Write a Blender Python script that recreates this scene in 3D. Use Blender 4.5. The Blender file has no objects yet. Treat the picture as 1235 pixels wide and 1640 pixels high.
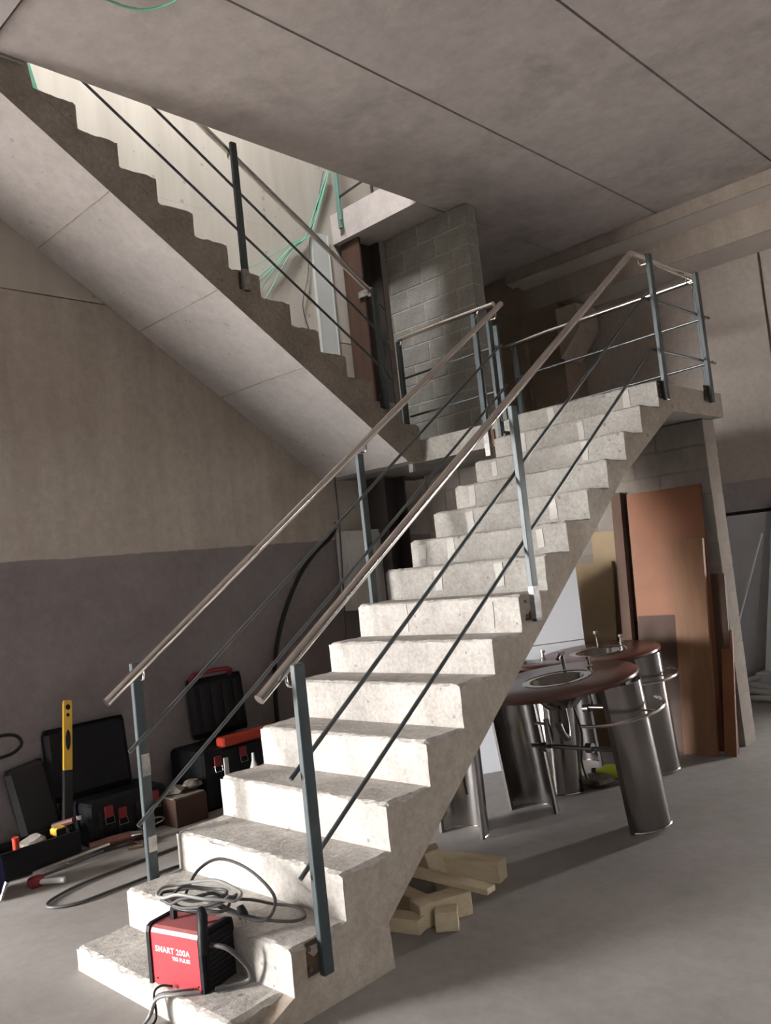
import bpy, math, random
from mathutils import Vector, Matrix
random.seed(7)
scene = bpy.context.scene
col = scene.collection
PI = math.pi

# ------------------------------------------------------------------ camera
cam_d = bpy.data.cameras.new('camera')
cam = bpy.data.objects.new('camera', cam_d)
col.objects.link(cam)
cam_d.sensor_fit = 'VERTICAL'
cam_d.sensor_height = 36.0
cam_d.sensor_width = 36.0
cam_d.lens = 1341.06 / 1640.0 * 36.0
cam_d.clip_start = 0.05
yaw, pit, rol = math.radians(-43.957), math.radians(3.804), math.radians(-6.106)
fw = Vector((math.sin(yaw) * math.cos(pit), math.cos(yaw) * math.cos(pit), math.sin(pit)))
rt = Vector((math.cos(yaw), -math.sin(yaw), 0))
up = rt.cross(fw)
r2 = rt * math.cos(rol) + up * math.sin(rol)
u2 = up * math.cos(rol) - rt * math.sin(rol)
mw = Matrix((r2, u2, -fw)).transposed().to_4x4()
mw.translation = Vector((3.617, -1.600, 1.650))
cam.matrix_world = mw
scene.camera = cam

# ------------------------------------------------------------------ light
scene.view_settings.view_transform = 'Standard'
scene.view_settings.look = 'None'
scene.view_settings.gamma = 1.0
scene.view_settings.use_curve_mapping = False
scene.view_settings.exposure = 0.0
world = bpy.data.worlds.new('sky')
scene.world = world
world.use_nodes = True
bg = world.node_tree.nodes['Background']
bg.inputs[0].default_value = (1.0, 0.985, 0.97, 1)
bg.inputs[1].default_value = 132.0


def portal(name, loc, aim, sx, sy):
    """marks an opening of the building through which the sky lights the room"""
    d = bpy.data.lights.new(name, 'AREA')
    d.shape = 'RECTANGLE'
    d.size, d.size_y = sx, sy
    d.energy = 1.0
    d.cycles.is_portal = True
    o = bpy.data.objects.new(name, d)
    col.objects.link(o)
    o.location = loc
    o.rotation_euler = (Vector(aim) - Vector(loc)).to_track_quat('-Z', 'Z').to_euler()
    return o


# daylight through the big gate in the front wall, through a door in the back
# wall and through the roof light over the stairwell
portal('gate_daylight', (-3.25, -6.3, 1.745), (-3.25, 3.0, 1.745), 2.1, 3.3)
portal('back_door_daylight', (2.5, 6.9, 1.1), (2.5, 0.0, 1.1), 0.3, 2.0)
portal('added_fill_opening', (8.3, -2.6, 2.0), (0.0, -2.6, 2.0), 1.1, 0.4)  # opening added in the right wall to fill the stair side and back wall
portal('roof_light_daylight', (-0.4, 1.4, 8.3), (-0.4, 1.4, 0.0), 0.8, 1.4)


# ------------------------------------------------------------------ materials
def mat(name, c1, c2=None, scale=3.0, rough=0.85, metal=0.0, bump=0.0, bscale=40.0, pores=0.0,
        pscale=30.0, streak=False, zpaint=None, spec=0.4, alpha=None, stain=None, coat=0.0, grain=None, fine=None, finea=0.10):
    m = bpy.data.materials.new(name)
    m.use_nodes = True
    nt = m.node_tree
    N, L = nt.nodes, nt.links
    b = N['Principled BSDF']
    b.inputs['Roughness'].default_value = rough
    b.inputs['Metallic'].default_value = metal
    b.inputs['Specular IOR Level'].default_value = spec
    if coat:
        b.inputs['Coat Weight'].default_value = coat
    tc = N.new('ShaderNodeTexCoord')
    src = tc.outputs['Object']

    def noise(s, det=6, vec=None, rgh=0.6):
        n = N.new('ShaderNodeTexNoise')
        n.inputs['Scale'].default_value = s
        n.inputs['Detail'].default_value = det
        n.inputs['Roughness'].default_value = rgh
        L.new(vec or src, n.inputs['Vector'])
        return n.outputs['Fac']

    def ramp(f, a, bb):
        r = N.new('ShaderNodeMapRange')
        r.inputs['From Min'].default_value = a
        r.inputs['From Max'].default_value = bb
        r.clamp = True
        L.new(f, r.inputs['Value'])
        return r.outputs['Result']

    def mix(f, a, bb):
        x = N.new('ShaderNodeMix')
        x.data_type = 'RGBA'
        if isinstance(f, float):
            x.inputs[0].default_value = f
        else:
            L.new(f, x.inputs[0])
        for i, v in ((6, a), (7, bb)):
            if isinstance(v, tuple):
                x.inputs[i].default_value = (*v[:3], 1)
            else:
                L.new(v, x.inputs[i])
        return x.outputs[2]

    cur = c1
    if c2:
        vec = None
        if streak or grain:
            mp = N.new('ShaderNodeMapping')
            mp.inputs['Scale'].default_value = grain or (1, 1, 0.12)
            L.new(src, mp.inputs['Vector'])
            vec = mp.outputs['Vector']
        cur = mix(ramp(noise(scale, 7, vec), 0.34, 0.66), c1, c2)
    if zpaint:                                   # a coat of paint up to a height
        zc, pa, pb = zpaint
        sx = N.new('ShaderNodeSeparateXYZ')
        L.new(src, sx.inputs[0])
        ad = N.new('ShaderNodeMath')
        ad.operation = 'ADD'
        L.new(sx.outputs[2], ad.inputs[0])
        ns = N.new('ShaderNodeMath')
        ns.operation = 'MULTIPLY'
        ns.inputs[1].default_value = 0.03
        L.new(noise(9), ns.inputs[0])
        L.new(ns.outputs[0], ad.inputs[1])
        f = ramp(ad.outputs[0], zc + 0.008, zc + 0.018)
        cur = mix(f, mix(ramp(noise(2.2), 0.3, 0.7), pa, pb), cur)
    if stain:                                    # blotches with a colour of their own
        sc, sco, a0, a1, amt = stain
        f = ramp(noise(sc, 5), a0, a1)
        mm = N.new('ShaderNodeMath')
        mm.operation = 'MULTIPLY'
        mm.inputs[1].default_value = amt
        L.new(f, mm.inputs[0])
        cur = mix(mm.outputs[0], cur, sco)
    if fine:
        f = ramp(noise(fine, 4, None, 0.75), 0.36, 0.64)
        mm = N.new('ShaderNodeMix')
        mm.data_type = 'RGBA'
        mm.blend_type = 'MULTIPLY'
        mm.inputs[0].default_value = 1.0
        if isinstance(cur, tuple):
            mm.inputs[6].default_value = (*cur[:3], 1)
        else:
            L.new(cur, mm.inputs[6])
        lo, hi = 1.0 - finea, 1.0 + finea * .4
        L.new(mix(f, (lo, lo * .995, lo * .99), (hi, hi, hi)), mm.inputs[7])
        cur = mm.outputs[2]
    height = None
    if bump:
        height = noise(bscale, 8, None, 0.7)
    if pores:
        v = N.new('ShaderNodeTexVoronoi')
        v.inputs['Scale'].default_value = pscale
        L.new(src, v.inputs['Vector'])
        sub = N.new('ShaderNodeMath')
        sub.operation = 'MULTIPLY_ADD'
        sub.inputs[1].default_value = 0.85
        L.new(noise(pscale * 0.22, 3), sub.inputs[0])
        sub.inputs[2].default_value = -0.36
        lt = N.new('ShaderNodeMath')
        lt.operation = 'LESS_THAN'
        L.new(v.outputs['Distance'], lt.inputs[0])
        L.new(sub.outputs[0], lt.inputs[1])
        mm = N.new('ShaderNodeMath')
        mm.operation = 'MULTIPLY'
        mm.inputs[1].default_value = pores
        L.new(lt.outputs[0], mm.inputs[0])
        dark = tuple(x * 0.42 for x in c1)
        cur = mix(mm.outputs[0], cur, dark)
    if isinstance(cur, tuple):
        b.inputs['Base Color'].default_value = (*cur[:3], 1)
    else:
        L.new(cur, b.inputs['Base Color'])
    if height is not None:
        bp = N.new('ShaderNodeBump')
        bp.inputs['Strength'].default_value = bump
        bp.inputs['Distance'].default_value = 0.02
        L.new(height, bp.inputs['Height'])
        L.new(bp.outputs['Normal'], b.inputs['Normal'])
    if alpha is not None:
        b.inputs['Transmission Weight'].default_value = alpha
    return m


M = {}
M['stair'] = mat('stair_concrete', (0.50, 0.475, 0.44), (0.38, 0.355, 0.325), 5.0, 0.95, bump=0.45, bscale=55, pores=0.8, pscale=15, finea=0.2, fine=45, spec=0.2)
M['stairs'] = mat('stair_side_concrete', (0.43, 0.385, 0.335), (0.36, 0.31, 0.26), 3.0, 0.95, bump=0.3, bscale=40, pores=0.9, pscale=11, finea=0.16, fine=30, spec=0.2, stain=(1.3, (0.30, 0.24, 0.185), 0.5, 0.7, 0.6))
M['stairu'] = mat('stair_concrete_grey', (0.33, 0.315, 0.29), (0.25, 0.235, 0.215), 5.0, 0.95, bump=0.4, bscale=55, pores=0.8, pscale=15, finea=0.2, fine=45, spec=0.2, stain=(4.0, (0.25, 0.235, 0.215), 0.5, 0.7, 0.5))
M['stair2'] = mat('upper_flight_concrete', (0.36, 0.32, 0.28), (0.27, 0.235, 0.20), 4.0, 0.95, bump=0.3, bscale=40, pores=0.7, pscale=22, finea=0.2, fine=35, spec=0.2)
M['soffit'] = mat('soffit_concrete', (0.50, 0.47, 0.455), (0.42, 0.395, 0.38), 2.5, 0.9, bump=0.08, bscale=12, pores=0.5, pscale=14, fine=14, spec=0.2)
M['patch'] = mat('mortar_patch', (0.44, 0.42, 0.39), (0.36, 0.345, 0.32), 14, 0.95, bump=0.3, bscale=60, spec=0.2)
M['tread'] = mat('dusty_shaded_tread', (0.42, 0.405, 0.38), (0.33, 0.315, 0.295), 7, 0.97, bump=1.0, bscale=70, pores=0.5, pscale=40, spec=0.15, fine=70, finea=0.3)  # dusty treads, toned darker than the lower risers to paint in grazing light
M['ceil'] = mat('ceiling_concrete', (0.58, 0.535, 0.515), (0.47, 0.43, 0.415), 1.6, 0.9, bump=0.08, bscale=10, stain=(1.3, (0.33, 0.30, 0.29), 0.50, 0.68, 0.75), fine=9, spec=0.2)
M['ceil_l'] = mat('ceiling_edge_concrete', (0.55, 0.52, 0.51), (0.48, 0.455, 0.45), 1.6, 0.9, spec=0.2)
M['wall_l'] = mat('left_wall_panel', (0.45, 0.405, 0.355), (0.375, 0.33, 0.285), 5.0, 0.9, bump=0.06, bscale=30, streak=True,
                  zpaint=(1.955, (0.225, 0.20, 0.20), (0.19, 0.165, 0.165)), fine=16, spec=0.2)
M['wall_up'] = mat('upper_wall_panel', (0.50, 0.465, 0.41), (0.42, 0.385, 0.335), 5.0, 0.9, bump=0.06, bscale=30, streak=True, pores=0.5, pscale=10, spec=0.2)
M['wall_b'] = mat('back_wall_panel', (0.52, 0.465, 0.42), (0.47, 0.42, 0.375), 4.0, 0.9, bump=0.06, bscale=30, streak=True,
                  zpaint=(2.13, (0.38, 0.35, 0.355), (0.34, 0.31, 0.315)), fine=16, spec=0.2)
M['wall_bl'] = mat('back_wall_lower_panel_lit', (0.64, 0.64, 0.67), (0.58, 0.58, 0.61), 3.0, 0.85, spec=0.2)  # whiter, bluish tone paints window light onto the lower back wall
M['wall_o'] = mat('outer_wall', (0.22, 0.195, 0.18), (0.18, 0.16, 0.145), 3.0, 0.9, spec=0.2)
M['beam'] = mat('beam_concrete', (0.48, 0.42, 0.36), (0.39, 0.335, 0.285), 5.0, 0.9, streak=True, fine=20, spec=0.2)
M['beam_u'] = mat('beam_underside_lit', (0.62, 0.57, 0.53), (0.55, 0.50, 0.465), 4, 0.9, spec=0.2)  # lighter than the beam faces: floor bounce painted onto the undersides
M['pillar'] = mat('pillar_concrete', (0.27, 0.215, 0.17), (0.22, 0.17, 0.135), 4, 0.9, spec=0.2)
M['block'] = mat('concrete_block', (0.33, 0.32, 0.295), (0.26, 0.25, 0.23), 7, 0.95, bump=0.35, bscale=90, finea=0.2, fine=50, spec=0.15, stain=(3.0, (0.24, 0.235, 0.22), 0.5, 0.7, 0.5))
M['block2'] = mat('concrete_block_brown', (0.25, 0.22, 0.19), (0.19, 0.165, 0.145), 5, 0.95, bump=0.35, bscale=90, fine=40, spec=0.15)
M['mortar'] = mat('mortar', (0.46, 0.44, 0.40), (0.30, 0.29, 0.27), 12, 0.95, bump=0.3, bscale=60, spec=0.15)
M['floor'] = mat('floor_concrete', (0.30, 0.28, 0.268), (0.24, 0.222, 0.21), 1.4, 0.7, bump=0.04, bscale=18, stain=(0.8, (0.19, 0.17, 0.155), 0.5, 0.68, 0.5), fine=12, spec=0.35)
M['ground'] = mat('yard_concrete', (0.62, 0.585, 0.555), (0.57, 0.535, 0.505), 1.0, 0.9)
M['post'] = mat('primed_steel', (0.034, 0.045, 0.049), (0.055, 0.07, 0.074), 8, 0.42, 0.1, spec=0.35)
M['postw'] = mat('bare_steel_scuff', (0.44, 0.42, 0.395), (0.20, 0.20, 0.195), 20, 0.45, 0.5)
M['rod'] = mat('dark_steel_rod', (0.11, 0.12, 0.125), None, rough=0.34, metal=0.75)
M['inox'] = mat('polished_stainless', (0.74, 0.70, 0.66), None, rough=0.16, metal=1.0)
M['inoxb'] = mat('brushed_stainless', (0.34, 0.32, 0.305), (0.27, 0.255, 0.245), 6, 0.20, 1.0, grain=(1, 1, 0.1))
M['inoxd'] = mat('dark_steel_edge', (0.14, 0.13, 0.125), None, rough=0.35, metal=0.9)
M['rust'] = mat('rusty_plate', (0.06, 0.045, 0.035), (0.12, 0.06, 0.03), 25, 0.8, 0.2)
M['column'] = mat('rusty_column', (0.095, 0.05, 0.032), (0.055, 0.032, 0.024), 6, 0.75, 0.1, streak=True)
M['columnd'] = mat('column_shade_dark_joint', (0.035, 0.028, 0.026), None, rough=0.8)  # darkened steel paints shade into the column; also used for the dark wall joint
M['white'] = mat('white_sheet', (0.72, 0.74, 0.78), None, rough=0.45)
M['whitep'] = mat('white_plastic', (0.62, 0.62, 0.60), (0.56, 0.555, 0.53), 4, 0.5)
M['greyp'] = mat('grey_plank', (0.56, 0.58, 0.565), (0.51, 0.53, 0.515), 3, 0.6)
M['mdf'] = mat('brown_board', (0.21, 0.085, 0.042), (0.17, 0.07, 0.035), 3, 0.6, spec=0.3)
M['mdf2'] = mat('light_board', (0.20, 0.10, 0.05), (0.165, 0.08, 0.04), 3, 0.6, grain=(6, 6, 0.5), spec=0.3)
M['mdf3'] = mat('dark_board', (0.07, 0.035, 0.023), (0.05, 0.027, 0.018), 3, 0.65, spec=0.3)
M['tan'] = mat('tan_board', (0.25, 0.18, 0.10), (0.21, 0.15, 0.085), 2.5, 0.65, spec=0.3)
M['timber'] = mat('pale_timber', (0.62, 0.53, 0.38), (0.53, 0.44, 0.30), 5, 0.7, grain=(1, 8, 8), spec=0.3)
M['maroon'] = mat('maroon_top', (0.085, 0.028, 0.022), (0.11, 0.04, 0.032), 6, 0.28, spec=0.5)
M['brass'] = mat('warm_steel_basin', (0.62, 0.50, 0.32), None, rough=0.22, metal=1.0)
M['blk'] = mat('black_plastic', (0.006, 0.006, 0.0075), None, rough=0.55, spec=0.2)
M['blk2'] = mat('black_rubber', (0.012, 0.011, 0.011), None, rough=0.6, spec=0.25)
M['cable'] = mat('dark_cable', (0.06, 0.056, 0.055), None, rough=0.55)
M['cableg'] = mat('grey_cable', (0.22, 0.22, 0.21), None, rough=0.55)
M['red'] = mat('red_enamel', (0.62, 0.035, 0.045), None, rough=0.38)
M['redt'] = mat('dusty_red_enamel', (0.36, 0.085, 0.09), (0.30, 0.10, 0.10), 14, 0.7)
M['print'] = mat('white_print', (0.85, 0.80, 0.78), None, rough=0.6)
M['orange'] = mat('orange_plastic', (0.36, 0.035, 0.014), None, rough=0.45)
M['redp'] = mat('red_plastic', (0.17, 0.012, 0.018), None, rough=0.45)
M['yellow'] = mat('yellow_paint', (0.62, 0.37, 0.045), None, rough=0.42)
M['green'] = mat('green_cable', (0.16, 0.47, 0.34), None, rough=0.5)
M['greenp'] = mat('green_primer', (0.16, 0.28, 0.24), None, rough=0.5, metal=0.2)
M['blue'] = mat('blue_cloth', (0.03, 0.03, 0.14), (0.02, 0.02, 0.09), 20, 0.9)
M['rag'] = mat('cream_rag', (0.25, 0.22, 0.185), (0.16, 0.14, 0.12), 20, 0.95, bump=0.5, bscale=40)
M['lime'] = mat('lime_plastic', (0.50, 0.58, 0.03), None, rough=0.4)
M['alu'] = mat('white_aluminium', (0.80, 0.83, 0.86), None, rough=0.35)
M['glass'] = mat('tinted_glass', (0.42, 0.60, 0.64), None, rough=0.08, alpha=0.7, spec=0.5)
M['brownt'] = mat('brown_tool', (0.09, 0.028, 0.02), (0.05, 0.022, 0.018), 18, 0.6)


# ------------------------------------------------------------------ mesh helpers
class MB:
    def __init__(s):
        s.v, s.f, s.sm = [], [], False

    def add(s, vs, fs, mtx=None):
        o = len(s.v)
        s.v += [tuple(mtx @ Vector(p)) if mtx else tuple(p) for p in vs]
        s.f += [tuple(i + o for i in f) for f in fs]
        return s

    def box(s, a, b, mtx=None, ch=0.0):
        (x0, y0, z0), (x1, y1, z1) = a, b
        if ch <= 0:
            vs = [(x, y, z) for x in (x0, x1) for y in (y0, y1) for z in (z0, z1)]
            fs = [(0, 1, 3, 2), (4, 6, 7, 5), (0, 4, 5, 1), (2, 3, 7, 6), (0, 2, 6, 4), (1, 5, 7, 3)]
            return s.add(vs, fs, mtx)
        # chamfered in plan and in height
        def ring(i, z):
            return [(x0 + i + ch, y0 + i, z), (x1 - i - ch, y0 + i, z), (x1 - i, y0 + i + ch, z), (x1 - i, y1 - i - ch, z),
                    (x1 - i - ch, y1 - i, z), (x0 + i + ch, y1 - i, z), (x0 + i, y1 - i - ch, z), (x0 + i, y0 + i + ch, z)]
        rings = [ring(ch * .7, z0), ring(0, z0 + ch), ring(0, z1 - ch), ring(ch * .7, z1)]
        return s.loft(rings, mtx)

    def loft(s, rings, mtx=None, closed=True, caps=True):
        n = len(rings[0])
        vs = [p for r in rings for p in r]
        fs = []
        for k in range(len(rings) - 1):
            for i in range(n if closed else n - 1):
                j = (i + 1) % n
                fs.append((k * n + i, k * n + j, (k + 1) * n + j, (k + 1) * n + i))
        if caps:
            fs.append(tuple(range(n - 1, -1, -1)))
            fs.append(tuple((len(rings) - 1) * n + i for i in range(n)))
        return s.add(vs, fs, mtx)

    def prism(s, poly, axis, a, b, mtx=None):
        """polygon in the two other axes, extruded from a to b along axis"""
        def pt(p, t):
            return {0: (t, p[0], p[1]), 1: (p[0], t, p[1]), 2: (p[0], p[1], t)}[axis]
        return s.loft([[pt(p, a) for p in poly], [pt(p, b) for p in poly]], mtx)

    def tube(s, pts, r, n=8, mtx=None, closed=False):
        pts = [Vector(p) for p in pts]
        m = len(pts)
        rings = []
        prev = None
        for i, p in enumerate(pts):
            if closed:
                d = pts[(i + 1) % m] - pts[i - 1]
            else:
                d = (pts[min(i + 1, m - 1)] - pts[max(i - 1, 0)])
            d.normalize()
            if prev is None:
                h = Vector((0, 0, 1)) if abs(d.z) < 0.9 else Vector((1, 0, 0))
                u = d.cross(h).normalized()
            else:
                u = (prev - d * prev.dot(d)).normalized()
            prev = u
            w = d.cross(u)
            rr = r[i] if isinstance(r, (list, tuple)) else r
            rings.append([tuple(p + (u * math.cos(2 * PI * k / n) + w * math.sin(2 * PI * k / n)) * rr) for k in range(n)])
        if closed:
            rings.append(rings[0])
        s.sm = True
        return s.loft(rings, mtx, caps=not closed)

    def lathe(s, prof, n=32, mtx=None, a0=0.0, a1=2 * PI):
        full = abs(a1 - a0 - 2 * PI) < 1e-6
        st = n if full else n + 1
        rings = []
        for k in range(st):
            a = a0 + (a1 - a0) * k / n
            rings.append([(r * math.cos(a), r * math.sin(a), z) for r, z in prof])
        if full:
            rings.append(rings[0])
        s.sm = True
        return s.loft(rings, mtx, closed=False, caps=False)

    def build(s, name, m, parent=None, smooth=None):
        me = bpy.data.meshes.new(name)
        me.from_pydata(s.v, [], s.f)
        me.validate()
        me.update()
        o = bpy.data.objects.new(name, me)
        col.objects.link(o)
        me.materials.append(M[m] if isinstance(m, str) else m)
        if (s.sm if smooth is None else smooth):
            for p in me.polygons:
                p.use_smooth = True
            try:
                me.set_sharp_from_angle(angle=math.radians(40))
            except Exception:
                pass
        if parent:
            o.parent = parent
        return o


def tag(o, label, cat, group=None):
    o['label'] = label
    o['category'] = cat
    if group:
        o['group'] = group
    return o


def thing(name, label, cat, group=None, loc=(0, 0, 0), rz=0.0):
    o = bpy.data.objects.new(name, None)
    col.objects.link(o)
    o.location = loc
    o.rotation_euler = (0, 0, rz)
    o.empty_display_size = 0.1
    return tag(o, label, cat, group)


def struct(o):
    o['kind'] = 'structure'
    return o


def sroot(name):
    o = bpy.data.objects.new(name, None)
    col.objects.link(o)
    o['kind'] = 'structure'
    return o


def smoothpath(pts, sub=6, closed=False):
    P = [Vector(p) for p in pts]
    n = len(P)
    out = []
    for i in range(n if closed else n - 1):
        a, b, c, d = (P[(i - 1) % n] if closed or i > 0 else P[0]), P[i], P[(i + 1) % n], (P[(i + 2) % n] if closed or i + 2 < n else P[-1])
        for k in range(sub):
            t = k / sub
            out.append(0.5 * ((2 * b) + (c - a) * t + (2 * a - 5 * b + 4 * c - d) * t * t + (3 * b - a - 3 * c + d) * t ** 3))
    if not closed:
        out.append(P[-1])
    return out


# ------------------------------------------------------------------ dimensions
ZF = 0.09                     # floor
ZC = 4.80                     # ceiling underside
XL = -2.03                    # left wall face
XR = 8.2
YB = 6.80                     # back wall face
YF = -6.2
XA = -4.5                     # the room widens to the left in front of the stairs
ZR = 8.2
W = 1.152                     # flight width
XG = -0.97                    # inner side of the upper flight
YE = 3.65                     # landing front edge
YK = 4.72                     # landing back edge
ZL = 2.685

# ------------------------------------------------------------------ floor, ceiling, walls
struct(MB().box((XA - .2, YF - .2, ZF - .15), (XR + .2, YB + .2, ZF)).build('floor', 'floor'))

ceil = sroot('ceiling')
edges = [-0.94, 0.20, 1.335, 2.47, 3.605, 4.74, 5.875, 7.01, 8.2]
g = 0.009
MB().box((XL, 0.30, ZC), (-0.94 - g, 0.52, 5.03)).build('panel', 'ceil', ceil)
MB().box((XL, 3.93, ZC), (-0.94 - g, YB, 5.03)).build('panel', 'ceil', ceil)
for a, b in zip(edges[:-1], edges[1:]):
    MB().box((a + g, 0.30, ZC), (b - g, YB, 5.03)).build('panel', 'ceil', ceil)
for a, b in zip([XA, XL] + edges[:-1], [XL] + edges):
    MB().box((a + g, YF, ZC - 0.03), (b - g, 0.272, 5.03)).build('panel', 'ceil_l', ceil)
t = MB().box((XA, YF, 5.03), (XL, -.9, 5.09)).box((-0.94, YF, 5.03), (XR, YB, 5.09))
t.box((XL, YF, 5.03), (-0.94, 0.52, 5.09)).box((XL, 3.93, 5.03), (-0.94, YB, 5.09))
t.build('topping', 'ceil', ceil)

wl = sroot('wall_left')
for (y0, y1, z0, z1, mm) in ((-0.90, YB, ZF - .1, 3.825, 'wall_l'), (-0.90, YB, 3.834, ZC, 'wall_up'),
                             (-0.90, 0.50, ZC + .001, ZR, 'wall_up'), (0.50, YB, ZC + .001, ZR, 'wall_up')):
    MB().box((XL - .2, y0, z0), (XL, y1, z1)).build('panel', mm, wl)
MB().box((XA - .2, -0.90, ZF - .1), (XL - .2, -0.70, ZR)).build('return_panel', 'wall_o', wl)
MB().box((XA - .2, YF, ZF - .1), (XA, -0.90, ZR)).build('outer_panel', 'wall_o', wl)
# strip that closes the joint from behind
MB().box((XL - .22, -0.89, 3.80), (XL - .2, YB, 3.86)).build('joint_strip', 'pillar', wl)

wb = sroot('wall_back')
for (x0, x1, z0, z1, mm) in ((XL - .2, 0.86, 1.835, ZC, 'wall_b'), (0.885, 2.35, 1.835, ZC, 'wall_b'), (2.35, 2.65, 2.1, ZC, 'wall_b'), (2.65, XR, 1.835, ZC, 'wall_b'),
                             (XL - .2, 2.35, ZF - .1, 1.80, 'wall_bl'), (2.65, XR, ZF - .1, 1.80, 'wall_bl'), (XL - .2, XR, ZC + .002, ZR, 'wall_up')):
    MB().box((x0, YB, z0), (x1, YB + .2, z1)).build('panel', mm, wb)
MB().box((XL - .2, YB + .06, 1.78), (2.35, YB + .2, 1.86)).build('joint_strip', 'columnd', wb)
MB().box((0.85, YB + .06, 1.83), (0.90, YB + .2, ZC)).build('joint_strip', 'pillar', wb)

wr = sroot('wall_right')
for (y0, y1, z0, z1) in ((YF, YB + .2, ZF - .1, 1.8), (YF, YB + .2, 2.2, ZR), (YF, -3.15, 1.8, 2.2), (-2.05, YB + .2, 1.8, 2.2)):  # slot left free for the added fill opening
    MB().box((XR, y0, z0), (XR + .2, y1, z1)).build('panel', 'wall_o', wr)
wf = sroot('wall_front')
for (x0, x1, z0, z1) in ((XA - .2, -4.3, ZF - .1, ZR), (-2.2, XR + .2, ZF - .1, ZR), (-4.3, -2.2, 3.4, ZR)):
    MB().box((x0, YF - .2, z0), (x1, YF, z1)).build('panel', 'wall_o', wf)
struct(MB().box((-40, -40, ZF - .35), (40, 40, ZF - .16)).build('ground', 'ground'))
rf = MB().box((XA - .2, YF - .2, ZR), (XR + .2, .7, ZR + .2)).box((XL - .2, 2.1, ZR), (XR + .2, YB + .2, ZR + .2))
rf.box((XL - .2, .7, ZR), (-.8, 2.1, ZR + .2)).box((.0, .7, ZR), (XR + .2, 2.1, ZR + .2))
struct(rf.build('roof', 'wall_o'))

# precast beam along the back wall, with its bracket pillar
bm_ = thing('concrete_beam', 'long stepped precast concrete beam under the ceiling along the back wall', 'beam')
MB().box((-1.63, 6.17, 4.665), (XR, 6.50, ZC - .004)).build('flange', 'beam', bm_)
MB().prism([(6.19, 4.664), (6.40, 4.612), (6.50, 4.612), (6.50, 4.664)], 0, -1.63, XR).build('haunch', 'beam_u', bm_)
MB().box((-1.57, 6.40, 4.345), (XR, 6.78, 4.611)).build('web', 'beam', bm_)
MB().prism([(6.41, 4.344), (6.80, 4.30), (6.80, 4.344)], 0, -1.38, XR).build('haunch', 'beam_u', bm_)
pl_ = thing('concrete_pillar', 'brown concrete pillar with chamfered corbel under the end of the beam', 'pillar')
MB().box((-1.55, 6.36, ZF), (-1.12, 6.79, 4.34)).build('shaft', 'pillar', pl_)
MB().prism([(-1.12, 3.70), (-0.86, 3.98), (-0.86, 4.25), (-1.12, 4.25)], 1, 6.30, 6.72).build('corbel', 'beam', pl_)
MB().box((XL, 6.30, ZF), (-1.56, 6.79, ZC - .01)).build('pilaster', 'pillar', pl_)


# ------------------------------------------------------------------ block wall carrying the landing
bw = sroot('wall_block')
blk_cache = {}


def block(x0, x1, z0, z1, y0, th, m):
    key = (round(x1 - x0, 3), round(z1 - z0, 3), m, random.randint(0, 1))
    if key not in blk_cache:
        b = MB()
        hw, hz, ht = (x1 - x0) / 2, (z1 - z0) / 2, th / 2
        c = 0.004
        rings = []
        for y, i in ((-ht, c), (-ht + c, 0), (ht, 0)):
            rings.append([(-hw + i, y, -hz + i), (hw - i, y, -hz + i), (hw - i, y, hz - i), (-hw + i, y, hz - i)])
        b.loft(rings)
        blk_cache[key] = b.build('block', m, bw)
        o = blk_cache[key]
    else:
        o = blk_cache[key].copy()
        col.objects.link(o)
    o.location = ((x0 + x1) / 2, y0 + th / 2 + random.uniform(-.0015, .0015), (z0 + z1) / 2)
    o.parent = bw


def block_run(xa, xb, za, zb, y0, th, m, off):
    ch, cl, j = 0.186, 0.392, 0.008
    nz = max(1, round((zb - za) / ch))
    hz = (zb - za) / nz
    for r in range(nz):
        z0 = za + r * hz
        x = xb + (0.0 if (r + off) % 2 else cl / 2)
        while x > xa + .02:
            x0, x1 = max(x - cl, xa), min(x, xb)
            if x1 - x0 > 0.03:
                block(x0 + j / 2, x1 - j / 2, z0 + j / 2, z0 + hz - j / 2, y0, th, m)
            x -= cl


YW = 4.30
block_run(-1.72, -0.70, ZL + .10, ZC - .005, YW, 0.15, 'block', 0)
MB().box((-1.715, YW + .003, ZL), (-0.706, YW + .14, ZC - .008)).build('mortar_joints', 'mortar', bw)
MB().box((-1.72, YW - .004, ZL), (-0.70, YW + .15, ZL + .10)).build('shaded_base_course', 'block2', bw)  # shade at the wall foot, painted in as a darker lowest course
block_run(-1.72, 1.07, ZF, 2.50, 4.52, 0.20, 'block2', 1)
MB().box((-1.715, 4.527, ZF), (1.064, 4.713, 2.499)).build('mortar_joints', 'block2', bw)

# rusty steel column in the corner, from the floor to the ceiling slab
hc = thing('steel_column', 'rusty brown steel column in the corner beside the grey block wall', 'column')
MB().box((-1.98, 3.98, 2.52), (-1.74, 4.0, ZC - .01)).build('flange', 'column', hc)
MB().box((-1.98, 3.98, ZF), (-1.74, 4.0, 2.52)).build('flange', 'columnd', hc)  # flange darkened below the landing to paint in the shade there
MB().box((-1.98, 4.24, ZF), (-1.74, 4.26, ZC - .01)).build('flange', 'columnd', hc)
MB().box((-1.867, 4.0, ZF), (-1.853, 4.24, ZC - .01)).build('web', 'columnd', hc)  # darkened web paints in the shade between the flanges
pb = MB().box((-1.79, 3.955, 4.20), (-1.62, 3.978, 4.26))
pb.build('bracket_plate', 'postw', hc)


# ------------------------------------------------------------------ stairs
def side_mat(o, m):
    o.data.materials.append(M[m])
    for p in o.data.polygons:
        if abs(p.normal.x) > .9:
            p.material_index = 1


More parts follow.
